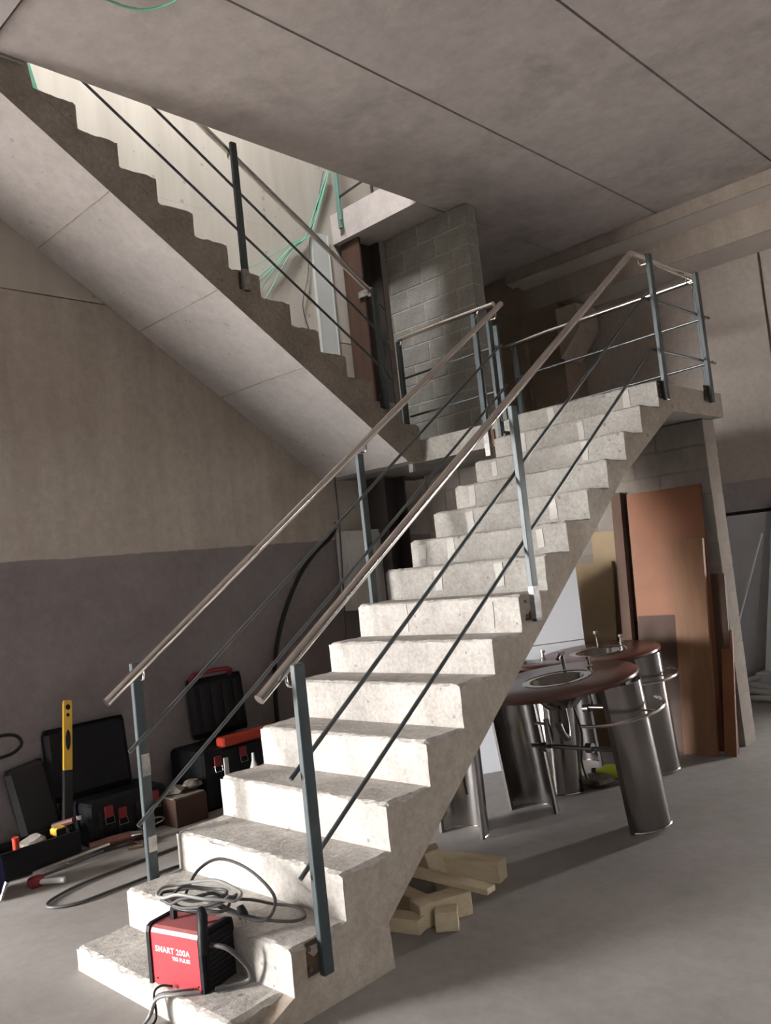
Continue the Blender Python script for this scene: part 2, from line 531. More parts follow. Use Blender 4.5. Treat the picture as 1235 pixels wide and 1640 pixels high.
def ragged_step(name, parent, m, x0, x1, prof, seed, rag=0.010, mt=None):
    """prof: (y, z) points up the riser and back along the tread; underside closes it"""
    rnd = random.Random(seed)
    nx = 46
    xs = [x0, x0 + .018] + [x0 + .05 + (x1 - x0 - .1) * k / (nx - 1) for k in range(nx)] + [x1 - .018, x1]
    rings = []
    nose = max(range(len(prof)), key=lambda i: prof[i][1] - prof[i][0] * 0.001 if False else (1 if prof[i][2] == 'n' else 0))
    wob = [rnd.uniform(0, 6.28) for _ in range(6)]
    for i, x in enumerate(xs):
        end = i in (0, len(xs) - 1)
        near = i in (1, len(xs) - 2)
        ring = []
        for (y, z, k) in prof:
            dy = dz = dx = 0.0
            s = math.sin(x * 9 + wob[0]) * .35 + math.sin(x * 23 + wob[1]) * .3 + math.sin(x * 61 + wob[2]) * .2
            if k == 'n':
                dy = .006 * s + rnd.uniform(-.003, .004)
                dz = .006 * s + rnd.uniform(-.006, .002)
                if rnd.random() < .12:
                    dz -= rnd.uniform(.004, .011)
                    dy += rnd.uniform(.002, .008)
                if end:
                    dz -= rnd.uniform(.002, rag * 1.6)
            elif k == 't':
                dz = rnd.uniform(-.002, .002)
                if end:
                    dz -= rnd.uniform(.0, rag * 1.3)
                    dx = rnd.uniform(-.003, .003)
                if near:
                    dz += rnd.uniform(-.002, .005)
            elif k == 'r':
                dy = .002 * s
                if end:
                    dx = rnd.uniform(-.003, .002)
            ring.append((x + dx, y + dy, z + dz))
        rings.append(ring)
    b = MB().loft(rings)
    o = b.build(name, m, parent, smooth=False)
    if mt:
        side_mat(o, mt)
        o.data.materials.append(M['tread'])
        for p in o.data.polygons:
            if p.normal.z > .75 and abs(p.normal.x) < .5:
                p.material_index = 2
    return o


def step_profile(y0, zb, zt, y1, d=1):
    """d=1 climbs towards +y, d=-1 towards -y"""
    h = zt - zb
    c = 0.012
    P = [(y0, zb, 'f'), (y0, zb + h * .3, 'r'), (y0, zb + h * .65, 'r'), (y0, zt - c, 'r'), (y0 + d * c * .35, zt - c * .3, 'n')]
    P.append((y0 + d * c * 1.6, zt, 't'))
    for f in (.25, .42, .6, .78, .92):
        P.append((y0 + (y1 - y0) * f, zt, 't'))
    P.append((y1, zt, 'f'))
    return P


ys = [0.0, .238, .509, .777, 1.048, 1.309, 1.576, 1.832, 2.098, 2.350, 2.607, 2.861, 3.118, 3.372, YE]
zs = [.190, .353, .525, .712, .901, 1.097, 1.263, 1.448, 1.634, 1.802, 1.979, 2.152, 2.331, 2.512, ZL + .012]
st = thing('concrete_staircase', 'raw concrete lower stair flight with ragged steps rising to the landing', 'staircase')
for k in range(15):
    zb = ZF - .002 if k == 0 else zs[k - 1]
    y1 = ys[k + 1] if k < 14 else YE + .26
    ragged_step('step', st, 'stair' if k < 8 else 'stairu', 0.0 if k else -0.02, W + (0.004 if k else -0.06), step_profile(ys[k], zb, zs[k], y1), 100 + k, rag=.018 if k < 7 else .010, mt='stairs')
poly = [(0.0, ZF - .02)] + [(ys[k], (ZF if k == 0 else zs[k - 1]) - (.0004 if k else 0.0)) for k in range(15)]
poly += [(YE + .26, zs[14] - .0004), (3.93, 2.50), (3.857, 2.502), (3.07, 2.055), (1.825, 1.118), (1.062, .53), (0.73, .268), (.74, ZF - .02)]
MB().prism([(y, z) for y, z in poly], 0, 0.002, W - .0005).build('waist_slab', 'stairs', st)
ld = MB().box((XL + .001, YE + .025, 2.50), (0.0, YK, ZL))
ld.box((0.0, YE + .2, 2.505), (W - .004, YK, ZL))
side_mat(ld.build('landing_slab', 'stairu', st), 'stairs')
# mortar patches trowelled on the upper risers
for k, xx in ((8, (.42, .86)), (9, (.10, .33, .98)), (10, (.30, .92)), (11, (.55, .14)), (12, (.16, .88)), (13, (.24, .72)), (14, (.33, .93)), (7, (.37, .97))):
    for x in xx:
        w_ = random.uniform(.022, .034)
        z0 = zs[k - 1] + random.uniform(.006, .05)
        z1 = zs[k] - random.uniform(.012, .03)
        pts = [(x - w_, z0), (x + w_ * random.uniform(.7, 1.1), z0 + .004), (x + w_, (z0 + z1) / 2), (x + w_ * random.uniform(.8, 1.1), z1), (x - w_ * random.uniform(.8, 1.2), z1 - .004), (x - w_ * .9, (z0 + z1) / 2)]
        MB().prism(pts, 1, ys[k] - .004, ys[k] + .003).build('mortar_patch', 'patch', st)

# upper flight, back along the left wall
f2 = thing('concrete_upper_flight', 'upper concrete stair flight climbing along the left wall through the ceiling opening', 'staircase')
NS = 14
ny = lambda i: 3.155 - .259 * i
nz = lambda i: 3.155 + .169 * i
poly = [(ny(-2), ZL - .01)]
for q, i in enumerate(range(-2, 10)):
    zb = ZL - .002 if i == -2 else nz(i - 1)
    ragged_step('step', f2, 'stair2', XL + .002, XG + .002, step_profile(ny(i), zb, nz(i), ny(i + 1), -1), 300 + i, rag=.016)
for i in range(-1, 11):
    poly.append((ny(i), nz(i - 1) - .0004))
poly += [(0.54, nz(10) - .01), (0.54, 5.0), (.295, 5.0), (.295, ZC - .03), (0.09, ZC - .03), (3.487, 2.50), (3.70, 2.50)]
pm = MB().prism([(y, z) for y, z in poly if True], 0, XL + .003, XG - .0005)
wst = pm.build('waist_slab', 'stair2', f2)
wst.data.materials.append(M['soffit'])
for p in wst.data.polygons:
    if p.normal.z < -0.3 and abs(p.normal.x) < .1:
        p.material_index = 1
# thin formwork marks across the soffit
for yy in (1.0, 1.75, 2.45):
    z_ = 2.50 + (ZC - .03 - 2.50) / (0.09 - 3.487) * (yy - 3.487)
    MB().box((XL + .01, yy - .002, z_ - .006), (XG - .01, yy + .002, z_ + .002)).build('formwork_seam', 'stair2', f2)


# ------------------------------------------------------------------ railings
def post(parent, x, y, z0, z1, sx=0.028, sy=0.05, m='post'):
    return MB().box((x - sx / 2, y - sy / 2, z0), (x + sx / 2, y + sy / 2, z1), ch=.003).build('post', m, parent)


def rod(parent, a, b, r=0.0095, name='rod', m='rod'):
    pts = a if b is None else [a, b]
    return MB().tube(pts, r, 10).build(name, m, parent)


def handrail(parent, pts, r=0.0215):
    return MB().tube(pts, r, 20).build('handrail', 'inox', parent)


def bracket(parent, p, q):
    """hook from the post face p out and up to the underside of the handrail q"""
    p, q = Vector(p), Vector(q)
    mid = Vector((q.x, q.y, p.z))
    pts = smoothpath([p, p.lerp(mid, .75), mid.lerp(q, .3), q], 4)
    return MB().tube(pts, .006, 8).build('bracket', 'inox', parent)


def plate(parent, x, y, z, dx, h=.12, w=.09, m='rust'):
    p = MB().box((min(x, x + dx), y - w / 2, z - h / 2), (max(x, x + dx), y + w / 2, z + h / 2)).build('fixing_plate', m, parent)
    for s in (-1, 1):
        MB().lathe([(0, 0), (.009, 0), (.009, .008), (0, .009)], 8, Matrix.Translation((max(x, x + dx), y - w * .38, z + s * h * .3)) @ Matrix.Rotation(PI / 2, 4, 'Y')).build('bolt', 'rod', p)
    return p


def bend(p, q, r_):
    return p


# right side of the lower flight and of the landing
xr, xh, xd = W + .022, W - .05, W - .006
R1 = thing('stair_railing', 'steel railing with polished handrail on the near right side of the lower flight', 'railing', 'railings of the staircase')
for y, z0, z1 in ((.379, .222, 1.334), (1.945, 1.304, 2.404), (3.74, 2.564, 3.567), (4.481, 2.594, 3.574)):
    o = post(R1, xr, y, z0, z1)
    plate(R1, W - .001, y - .03, z0 + .07, .006)
# bare scuffed spots where the primer is gone
for y, z, h in ((1.945, 1.40, .16),):
    MB().box((xr - .0145, y - .0255, z - h / 2), (xr + .0145, y + .0255, z + h / 2)).build('bare_patch', 'postw', R1)
MB().box((xr - .005, 1.955, 1.36), (xr + .012, 1.975, 1.72)).build('flat_bar', 'postw', R1)
handrail(R1, [(xh, .246, 1.224), (xh, 3.615, 3.562), (xh, 3.635, 3.572), (xh, 4.58, 3.578)])
rod(R1, [(xd, .32, .924), (xd, 3.63, 3.249), (xd, 3.648, 3.256), (xd, 4.69, 3.266)], None)
rod(R1, [(xd, .319, .568), (xd, 3.645, 2.902), (xd, 3.66, 2.908), (xd, 4.70, 2.920)], None)
for y, z in ((.379, 1.26), (1.945, 2.33), (3.74, 3.50), (4.481, 3.51)):
    zt = (1.224 + (y - .246) * .694 if y < 3.6 else 3.573) - .02
    bracket(R1, (xr - .02, y, zt - .045), (xh, y, zt))

# left side of the lower flight
xl, xlh, xld = -.028, .04, .0
R2 = thing('stair_railing', 'steel railing with polished handrail on the far left side of the lower flight', 'railing', 'railings of the staircase')
for y, z0, z1 in ((.387, .20, 1.332), (2.0, 1.30, 2.363), (3.515, 2.45, 3.413)):
    post(R2, xl, y, z0, z1)
    plate(R2, 0.0, y + .03, z0 + .06, -.006)
for z, h in ((.86, .10), (.50, .07)):
    MB().box((xl - .0136, .370, z - h / 2), (xl + .0146, .4125, z + h / 2)).build('bare_patch', 'postw', R2)
handrail(R2, [(xlh, .193, 1.185), (xlh, 3.60, 3.541)])
rod(R2, (xld, .305, .939), (xld, 3.60, 3.236))
rod(R2, (xld, .317, .604), (xld, 3.62, 2.93))
for y in (.387, 2.0, 3.515):
    zt = 1.185 + (y - .193) * .6915 - .02
    bracket(R2, (xl + .02, y, zt - .045), (xlh, y, zt))

# across the gap between the two flights, on the landing edge
ye = YE
R3 = thing('landing_railing', 'short steel railing on the landing edge between the two flights', 'railing', 'railings of the staircase')
for x in (-1.08, -.265):
    post(R3, x, ye - .0, 2.43, 3.555, .045, .028)
    MB().box((x - .023, ye - .0145, 2.429), (x + .023, ye + .0145, 2.62)).build('bare_patch', 'postw', R3)
    MB().box((x + .02, ye + .012, 2.52), (x + .06, ye + .024, 2.63)).build('fixing_plate', 'rust', R3)
handrail(R3, [(-1.09, ye + .02, 3.58), (-.075, ye + .02, 3.585)])
rod(R3, (-1.07, ye + .022, 3.235), (-.10, ye + .022, 3.26))
rod(R3, (-1.05, ye + .022, 2.90), (-.10, ye + .022, 2.915))
for x in (-1.08, -.265):
    MB().tube([(x, ye, 3.50), (x + .03, ye - .01, 3.52), (x + .03, ye + .02, 3.565)], .006, 8).build('bracket', 'inox', R3)

# far edge of the landing
yf = 4.66
R4 = thing('landing_railing', 'long steel railing along the far back edge of the landing', 'railing', 'railings of the staircase')
for x, s in ((-.60, .04), (1.09, .04)):
    post(R4, x, yf, ZL, 3.545, .045, .03)
handrail(R4, [(-.70, yf - .06, 3.50), (-.2, yf - .06, 3.525), (1.10, yf - .06, 3.555)])
rod(R4, (-.68, yf - .028, 3.215), (1.16, yf - .028, 3.26))
rod(R4, (-.68, yf - .028, 2.87), (1.16, yf - .028, 2.92))
for x in (-.60, 1.09):
    bracket(R4, (x, yf - .02, 3.48), (x, yf - .06, 3.52))
# the slimmer post where the left rail and the far rail meet
post(R4, -.13, ye + .09, ZL, 3.44, .04, .03)

# upper flight
xu, xuh, xud = XG + .026, XG - .04, XG
R5 = thing('stair_railing', 'steel railing with polished handrail on the upper flight going through the ceiling', 'railing', 'railings of the staircase')
for y, z0, z1 in ((3.27, 2.919, 3.914), (1.977, 3.68, 4.755)):
    post(R5, xu, y, z0, z1)
    plate(R5, XG + .003, y, z0 + .07, .006)
MB().box((xu - .0145, 1.951, 3.68), (xu + .0146, 2.003, 3.83)).build('bare_patch', 'postw', R5)
sl = -.6546
handrail(R5, [(xuh, 3.33, 3.898), (xuh, .55, 3.898 + 2.78 * .611)])
rod(R5, (xud, 3.38, 3.520), (xud, .55, 3.520 + 2.83 * .651))
rod(R5, (xud, 3.38, 3.212), (xud, .55, 3.212 + 2.83 * .649))
for y in (3.27, 1.977):
    zt = 3.898 + (3.33 - y) * .611 - .02
    bracket(R5, (xu - .02, y, zt - .045), (xuh, y, zt))
for z in (3.80, 3.53, 3.215):
    MB().tube([(xu + .01, 3.285, z), (xu + .01, 3.37, z - .06)], .0075, 8).build('rod_stub', 'rod', R5)

# upper floor guard on the slab edge
R6 = thing('upper_guard', 'pale green guard post and rails on the upper floor slab edge', 'railing')
post(R6, -1.87, 3.90, 4.90, 6.1, .045, .03, 'greenp')
MB().tube([(-1.88, 3.90, 5.2), (-1.10, 3.90, 5.26)], .012, 8).build('rail', 'rod', R6)
MB().tube([(-1.88, 3.90, 5.62), (-1.10, 3.90, 5.66)], .012, 8).build('rail', 'rod', R6)
MB().tube([(-1.87, 3.90, 5.0), (-1.80, 3.85, 4.95)], .008, 8).build('brace', 'greenp', R6)
MB().box((-1.47, 3.93, 5.09), (-1.45, 3.95, 6.1)).build('post', 'rod', R6)

# ------------------------------------------------------------------ things by the upper flight
tag(MB().box((XL + .002, 3.62, 2.95), (XL + .03, 3.84, 4.86)).box((XL + .03, 3.62, 2.95), (XL + .036, 3.635, 4.86)).box((XL + .03, 3.825, 2.95), (XL + .036, 3.84, 4.86)).build('cable_trunking', 'greyp'),
    'pale grey vertical cable trunking on the wall beside the rusty column', 'trunking')
gcs = [
    [(-1.98, 3.92, 5.5), (-1.98, 3.70, 5.05), (-1.98, 3.55, 4.80), (-1.97, 3.37, 4.64), (-1.97, 3.12, 4.40), (-1.97, 2.95, 4.19), (-1.97, 2.80, 4.06)],
    [(-1.99, 3.94, 5.6), (-1.99, 3.72, 5.08), (-1.99, 3.57, 4.81), (-1.98, 3.38, 4.67), (-1.97, 3.15, 4.47), (-1.97, 2.93, 4.29), (-1.97, 2.76, 4.12)],
    [(-1.98, 3.90, 5.5), (-1.98, 3.68, 5.06), (-1.98, 3.54, 4.79), (-1.96, 3.34, 4.60), (-1.95, 3.15, 4.36), (-1.95, 3.0, 4.14), (-1.95, 2.86, 3.98)],
    [(-1.99, 3.93, 5.5), (-1.99, 3.69, 5.04), (-1.99, 3.56, 4.80), (-1.98, 3.36, 4.68), (-1.98, 3.08, 4.50), (-1.98, 2.85, 4.36), (-1.98, 2.60, 4.26)],
    [(-1.97, 3.91, 5.5), (-1.97, 3.70, 5.02), (-1.97, 3.55, 4.78), (-1.96, 3.33, 4.63), (-1.95, 3.10, 4.41), (-1.95, 2.90, 4.23), (-1.95, 2.72, 4.10)]]
for k, p in enumerate(gcs):
    nm = ('topmost', 'second', 'middle', 'fourth', 'lowest')
    o = MB().tube(smoothpath(p, 5), .0042, 6).build('green_cable', 'green')
    tag(o, ('green cable in the middle of the bundle above the upper flight', 'green cable just above the middle of the bundle over the upper flight', 'lowest hanging green cable of the bundle above the upper flight', 'topmost green cable of the bundle, reaching furthest left above the flight', 'green cable just below the middle of the bundle over the upper flight')[k], 'cable', 'bundle of green cables above the upper flight')
o = MB().tube(smoothpath([(-1.99, 3.86, 5.5), (-1.99, 3.72, 5.1), (-1.99, 3.60, 4.80), (-1.99, 3.52, 4.4), (-1.99, 3.42, 4.1), (-1.99, 3.50, 3.8)], 5), .005, 6).build('black_wire', 'cable')
tag(o, 'thin dark wire dangling on the wall left of the grey trunking', 'cable')
o = MB().tube(smoothpath([(-.17, .45, 4.755), (-.135, .585, 4.76), (-.12, .70, 4.755), (-.058, .814, 4.752), (.098, .891, 4.756), (.30, .86, 4.76), (.36, .60, 4.76), (.15, .42, 4.755)], 6, True), .0065, 6, closed=True).build('green_cable', 'green')
tag(o, 'loop of green cable hanging just below the ceiling at the top edge', 'cable')
o = MB().box((-1.215, .70, 4.72), (-1.205, .735, 5.06), Matrix.Translation((-1.21, .72, 4.72)) @ Matrix.Rotation(.25, 4, 'X') @ Matrix.Translation((1.21, -.72, -4.72)))
tag(o.build('green_strap', 'green'), 'bright green strap over the top step of the upper flight', 'strap')

# ------------------------------------------------------------------ wall below the upper flight
ec = thing('wall_cabinet', 'white metal cabinet on the wall under the landing', 'cabinet')
MB().box((XL + .002, 3.56, 1.30), (-1.88, 4.19, 2.02), ch=.006).build('body', 'whitep', ec)
MB().box((-1.879, 3.59, 1.33), (-1.868, 4.16, 1.99)).build('door', 'whitep', ec)
o = MB().tube(smoothpath([(-1.855, 3.47, 2.52), (-1.85, 3.46, 2.0), (-1.85, 3.43, 1.5), (-1.85, 3.40, 1.1), (-1.85, 3.39, .6), (-1.86, 3.40, .11)], 5), .008, 8).build('black_cable', 'cable')
tag(o, 'thin black cable running straight down beside the white cabinet', 'cable')
o = MB().tube(smoothpath([(-1.97, 3.54, 2.10), (-1.97, 3.456, 1.979), (-1.97, 3.253, 1.851), (-1.97, 3.035, 1.648), (-1.97, 2.839, 1.349), (-1.97, 2.726, 1.077), (-1.97, 2.676, .828), (-1.96, 2.66, .4), (-1.90, 2.68, .12)], 5), .019, 8).build('black_hose', 'blk2')
tag(o, 'thick black hose curving down the wall left of the white cabinet', 'hose')
o = MB().tube(smoothpath([(-1.99, .36, .72), (-1.98, .47, .715), (-1.98, .56, .73), (-1.98, .61, .775), (-1.98, .58, .83), (-1.98, .50, .85), (-1.98, .42, .835), (-1.98, .38, .78), (-1.98, .30, .70)], 5), .011, 8).build('black_hose', 'blk2')
tag(o, 'loop of black hose hanging on the wall at the far left edge', 'hose')

# ------------------------------------------------------------------ welder on the bottom step
wd = thing('welding_machine', 'red inverter welding machine with black ends on the bottom step', 'welder', loc=(.575, .015, .192), rz=math.radians(13.0))
LW, DW, HW = .274, .165, .205
arc = [(0.0, 0.0), (0.0, HW - .02), (.006, HW - .006), (.02, HW), (DW - .02, HW), (DW - .006, HW - .006), (DW, HW - .02), (DW, 0.0)]
MB().prism([(y, z) for y, z in arc[:3]] + [(y, z) for y, z in arc[5:]], 0, .012, LW - .012).build('shell', 'red', wd)
MB().prism([(y - .0 + (0.0), z + .0012) for y, z in arc[2:6]] + [(DW - .007, HW - .010), (.007, HW - .010)], 0, .012, LW - .012).build('shell_top', 'redt', wd)
big = [(-.006, -.004), (-.006, HW - .02), (.0, HW), (.02, HW + .008), (DW - .02, HW + .008), (DW, HW), (DW + .006, HW - .02), (DW + .006, -.004)]
MB().prism(big, 0, -.004, .0125).build('end_frame', 'blk', wd)
MB().prism(big, 0, LW - .0125, LW + .004).build('end_frame', 'blk', wd)
fp = MB().box((LW + .002, .012, .012), (LW + .012, DW - .012, HW - .012)).build('front_panel', 'blk', wd)
for k in range(9):
    MB().box((LW + .012, .02, .02 + k * .018), (LW + .016, DW - .02, .028 + k * .018)).build('louvre', 'blk2', fp)
hd = MB().box((.05, DW / 2 - .012, HW + .035), (LW - .05, DW / 2 + .012, HW + .05), ch=.005)
hd.box((.05, DW / 2 - .01, HW), (.068, DW / 2 + .01, HW + .04)).box((LW - .068, DW / 2 - .01, HW), (LW - .05, DW / 2 + .01, HW + .04))
hd.build('handle', 'blk', wd)
for x, z in ((.035, .018), (LW - .03, .018)):
    MB().lathe([(0, 0), (.004, 0), (.004, .002), (0, .0025)], 8, Matrix.Translation((x, 0, z)) @ Matrix.Rotation(PI / 2, 4, 'X')).build('screw', 'blk2', wd)


def lettering(txt, size, loc, parent, m, rot):
    cu = bpy.data.curves.new('lettering', 'FONT')
    cu.body = txt
    cu.size = size
    cu.extrude = .0004
    cu.offset = .0005
    cu.space_character = 1.08
    cu.align_x = 'RIGHT'
    tmp = bpy.data.objects.new('tmp', cu)
    col.objects.link(tmp)
    bpy.context.view_layer.update()
    me = bpy.data.meshes.new_from_object(tmp.evaluated_get(bpy.context.evaluated_depsgraph_get()))
    bpy.data.objects.remove(tmp)
    me.name = 'lettering'
    o = bpy.data.objects.new('lettering', me)
    col.objects.link(o)
    me.materials.clear()
    me.materials.append(M[m])
    o.parent = parent
    o.location = loc
    o.rotation_euler = rot
    return o


lettering('SMART 200A', .030, (.213, -.0012, .118), wd, 'print', (PI / 2, 0, 0))
lettering('TIG PULSE', .019, (.213, -.0012, .095), wd, 'print', (PI / 2, 0, 0))
# mains lead heaped on top of the welder and over the second step
ml = thing('power_cable', 'tangled grey mains cable with a black plug heaped on the welder', 'cable', loc=(0, 0, 0))
rnd = random.Random(4)
zt0 = .192 + HW
wc = Vector((.71, .125, 0))
for k in range(5):
    pts = []
    n = 12
    for i in range(n):
        a = 2 * PI * i / n
        rx, ry = .135 + .012 * k * (-1) ** k, .055 + .006 * k
        x = wc.x + rx * math.cos(a) + rnd.uniform(-.006, .006)
        y = wc.y + .035 + ry * math.sin(a) + rnd.uniform(-.006, .006) + .05 * math.cos(a)
        z = zt0 + .056 + .010 * k + .012 * math.sin(a * 2 + k) + (.012 if rnd.random() > .5 else 0)
        pts.append((x, y, z))
    MB().tube(smoothpath(pts, 4, True), .0062, 8, closed=True).build('cable_loop', 'cableg' if k in (1, 4) else 'cable', ml)
MB().tube(smoothpath([(.62, .16, zt0 + .07), (.56, .26, zt0 + .12), (.60, .34, zt0 + .15), (.74, .38, zt0 + .12), (.92, .36, .46), (.98, .30, .42), (.96, .25, .41), (.84, .20, .44), (.74, .17, zt0 + .08)], 5), .0062, 8).build('cable_loop', 'cable', ml)
MB().tube(smoothpath([(.78, .18, zt0 + .08), (.83, .31, .44), (.80, .44, .372), (.90, .48, .366), (1.0, .44, .366), (1.02, .36, .38), (.94, .28, .40), (.84, .24, .42), (.76, .19, zt0 + .07)], 5), .0062, 8).build('cable_loop', 'cable', ml)
pg = MB().lathe([(0, 0), (.012, .002), (.016, .012), (.020, .03), (.020, .045), (.014, .048), (0, .048)], 14, Matrix.Translation((.875, .235, .455)) @ Matrix.Rotation(2.7, 4, 'Y'))
pg = pg.build('plug', 'blk', ml)
for s in (-1, 1):
    MB().tube([(.887, .235 + s * .008, .41), (.895, .235 + s * .008, .39)], .0025, 6).build('plug_pin', 'inox', pg)
et = thing('electrode_holder', 'black electrode holder draped over the front end of the welder', 'holder')
MB().tube([(.80, .115, .465), (.83, .10, .455), (.855, .08, .40), (.862, .07, .335)], [.016, .02, .019, .015], 10).build('grip', 'blk', et)
MB().tube(smoothpath([(.865, .10, .36), (.93, .13, .35), (.965, .18, .28), (.95, .20, .22), (.91, .16, .205), (.875, .10, .205)], 5), .009, 8).build('lead', 'cable', et)
wt = thing('welding_leads', 'black welding leads trailing from the welder over the step edge', 'cable')
MB().tube(smoothpath([(.80, .06, .20), (.76, .0, .206), (.70, -.035, .19), (.672, -.06, .12), (.668, -.12, .10), (.66, -.25, .10)], 5), .0075, 8).build('lead', 'cable', wt)
MB().tube(smoothpath([(.83, .065, .20), (.78, -.0, .205), (.71, -.045, .188), (.685, -.075, .12), (.68, -.15, .10), (.70, -.3, .10)], 5), .0065, 8).build('lead', 'cableg', wt)
MB().tube(smoothpath([(.70, .03, .20), (.67, -.0, .206), (.668, -.03, .19), (.69, -.04, .12), (.70, -.08, .098), (.73, -.2, .098)], 5), .0045, 8).build('lead', 'blk2', wt)

# cable on the floor left of the stairs
o = MB().tube(smoothpath([(-1.2, 2.4, .1), (-1.10, 1.7, .1), (-1.065, 1.131, .1), (-1.046, .73, .1), (-1.022, .494, .1), (-.958, .317, .1), (-.892, .245, .1), (-.82, .255, .1), (-.757, .361, .1), (-.756, .577, .1), (-.74, 1.0, .1), (-.6, 1.8, .1), (-.55, 2.6, .1)], 6), .0085, 8).build('floor_cable', 'cable')
tag(o, 'long dark cable in a narrow loop on the floor left of the stairs', 'cable')


# ------------------------------------------------------------------ tool cases and tools by the left wall
def latch(parent, x, y, z, m='redp'):
    a = MB().box((x, y - .03, z - .035), (x + .016, y + .03, z + .035), ch=.004).build('latch', m, parent)
    MB().tube([(x + .012, y - .03, z - .03), (x + .022, y - .03, z - .07), (x + .022, y + .03, z - .07), (x + .012, y + .03, z - .03)], .003, 6).build('latch_wire', 'inox', a)


tcA = thing('tool_case', 'open black tool case with red latches, its lid against the wall behind the yellow level', 'tool case', 'tool cases by the left wall')
MB().box((-1.99, .84, ZF), (-1.60, 1.40, .36), ch=.02).build('base', 'blk', tcA)
MB().box((-.03, -.29, 0), (.03, .29, .47), Matrix.Translation((-1.90, 1.02, .36)) @ Matrix.Rotation(math.radians(-7), 4, 'Y'), ch=.035).build('lid', 'blk', tcA)
latch(tcA, -1.60, .97, .29)
latch(tcA, -1.60, 1.06, .26)
latch(tcA, -1.60, 1.30, .30)
for k in range(4):
    MB().box((-1.602, .90 + k * .13, .11), (-1.59, .92 + k * .13, .30)).build('rib', 'blk2', tcA)

tcB = thing('tool_case', 'open black tool case with a bright red tray edge, nearer the white cabinet', 'tool case', 'tool cases by the left wall')
MB().box((-1.98, 1.66, ZF), (-1.55, 2.34, .50), ch=.02).build('base', 'blk', tcB)
MB().box((-1.64, 1.84, .50), (-1.54, 2.36, .565), ch=.012).build('tray_edge', 'orange', tcB)
lb = MB().box((-.04, -.25, 0), (.04, .25, .44), Matrix.Translation((-1.90, 2.07, .53)) @ Matrix.Rotation(math.radians(-5), 4, 'Y'), ch=.04).build('lid', 'blk', tcB)
for k in range(4):
    MB().box((.04, -.17 + k * .10, .06), (.048, -.13 + k * .10, .38), Matrix.Translation((-1.90, 2.07, .53)) @ Matrix.Rotation(math.radians(-5), 4, 'Y')).build('lid_rib', 'blk2', lb)
MB().tube(smoothpath([(-1.93, 1.86, .95), (-1.90, 1.86, 1.0), (-1.90, 1.95, 1.01), (-1.90, 2.10, 1.012), (-1.90, 2.2, 1.0), (-1.93, 2.2, .95)], 4), .017, 8).build('handle', 'redp', tcB)
latch(tcB, -1.55, 1.78, .42)
latch(tcB, -1.55, 2.0, .44)
latch(tcB, -1.55, 2.22, .42)
tag(MB().box((-1.50, 1.80, ZF), (-1.49, 1.835, .44)).build('steel_bar', 'whitep'), 'pale flat steel bar upright in front of the red-edged tool case', 'bar')
tag(MB().lathe([(0, ZF), (.03, ZF), (.03, .33), (.012, .38), (.010, .43), (0, .435)], 14, Matrix.Translation((-1.45, 2.02, 0))).build('glue_bottle', 'whitep'), 'white pointed glue bottle in front of the red-edged tool case', 'bottle')

lv = thing('spirit_level', 'yellow spirit level in a black sleeve leaning upright against the black tool case', 'level')
mt_ = Matrix.Translation((-1.80, .815, .56)) @ Matrix.Rotation(math.radians(-8), 4, 'Y') @ Matrix.Rotation(math.radians(-8), 4, 'X')
MB().prism([(-.028, .02), (-.02, 0), (.02, 0), (.028, .02), (.028, .44), (.022, .455), (-.022, .455), (-.028, .44)], 0, -.012, .012, mt_).build('body', 'yellow', lv)
MB().box((-.015, -.031, -.455), (.015, .031, .012), mt_, ch=.004).build('lower_sleeve', 'blk2', lv)
for z, h, w_ in ((.41, .018, .016), (.36, .012, .011), (.20, .065, .017)):
    MB().lathe([(0, 0), (1, 0), (1, .001), (0, .0012)], 16, mt_ @ Matrix.Translation((.0122, 0, z)) @ Matrix.Rotation(PI / 2, 4, 'Y') @ Matrix.Diagonal((h, w_, 1, 1))).build('grip_hole', 'blk', lv)
tag(MB().box((-.035, -.13, 0), (.035, .13, .56), Matrix.Translation((-1.85, .67, .10)) @ Matrix.Rotation(math.radians(-9), 4, 'Y') @ Matrix.Rotation(math.radians(8), 4, 'X'), ch=.03).build('tool_sleeve', 'blk2'),
    'slim black tool sleeve leaning on the wall below the yellow level', 'tool sleeve')

tt = thing('tool_tray', 'low open black tool tray full of hand tools at the far left', 'tool tray')
tb = MB().box((-1.77, .22, ZF), (-1.52, .24, .25)).box((-1.77, .72, ZF), (-1.52, .74, .25)).box((-1.77, .24, ZF), (-1.75, .72, .25)).box((-1.54, .24, ZF), (-1.52, .72, .25)).box((-1.75, .24, ZF), (-1.54, .72, .12))
tb.build('body', 'blk', tt)
o = thing('chisel', 'chisel with an orange handle standing in the tool tray', 'chisel')
MB().tube([(-1.56, .37, .20), (-1.54, .36, .245), (-1.53, .355, .32)], [.012, .018, .02], 10).build('handle', 'orange', o)
MB().tube([(-1.56, .37, .20), (-1.59, .385, .13)], .007, 8).build('blade', 'inox', o)
o = thing('tape_measure', 'yellow tape measure lying on top of the tool tray', 'tape measure')
MB().box((-1.64, .60, .24), (-1.56, .68, .29), ch=.012).build('body', 'yellow', o)
MB().box((-1.562, .61, .245), (-1.556, .67, .285)).build('face', 'blk', o)
tag(MB().box((-1.70, .42, .18), (-1.56, .56, .262), Matrix.Translation((-1.63, .49, .22)) @ Matrix.Rotation(.3, 4, 'X') @ Matrix.Translation((1.63, -.49, -.22)), ch=.02).build('plastic_bag', 'rag'), 'crumpled pale plastic packet inside the tool tray', 'packet')
o = thing('socket_ratchet', 'red handled ratchet with shiny head on the tool tray edge', 'ratchet')
MB().tube([(-1.72, .66, .27), (-1.60, .74, .30)], .02, 8).build('handle', 'brownt', o)
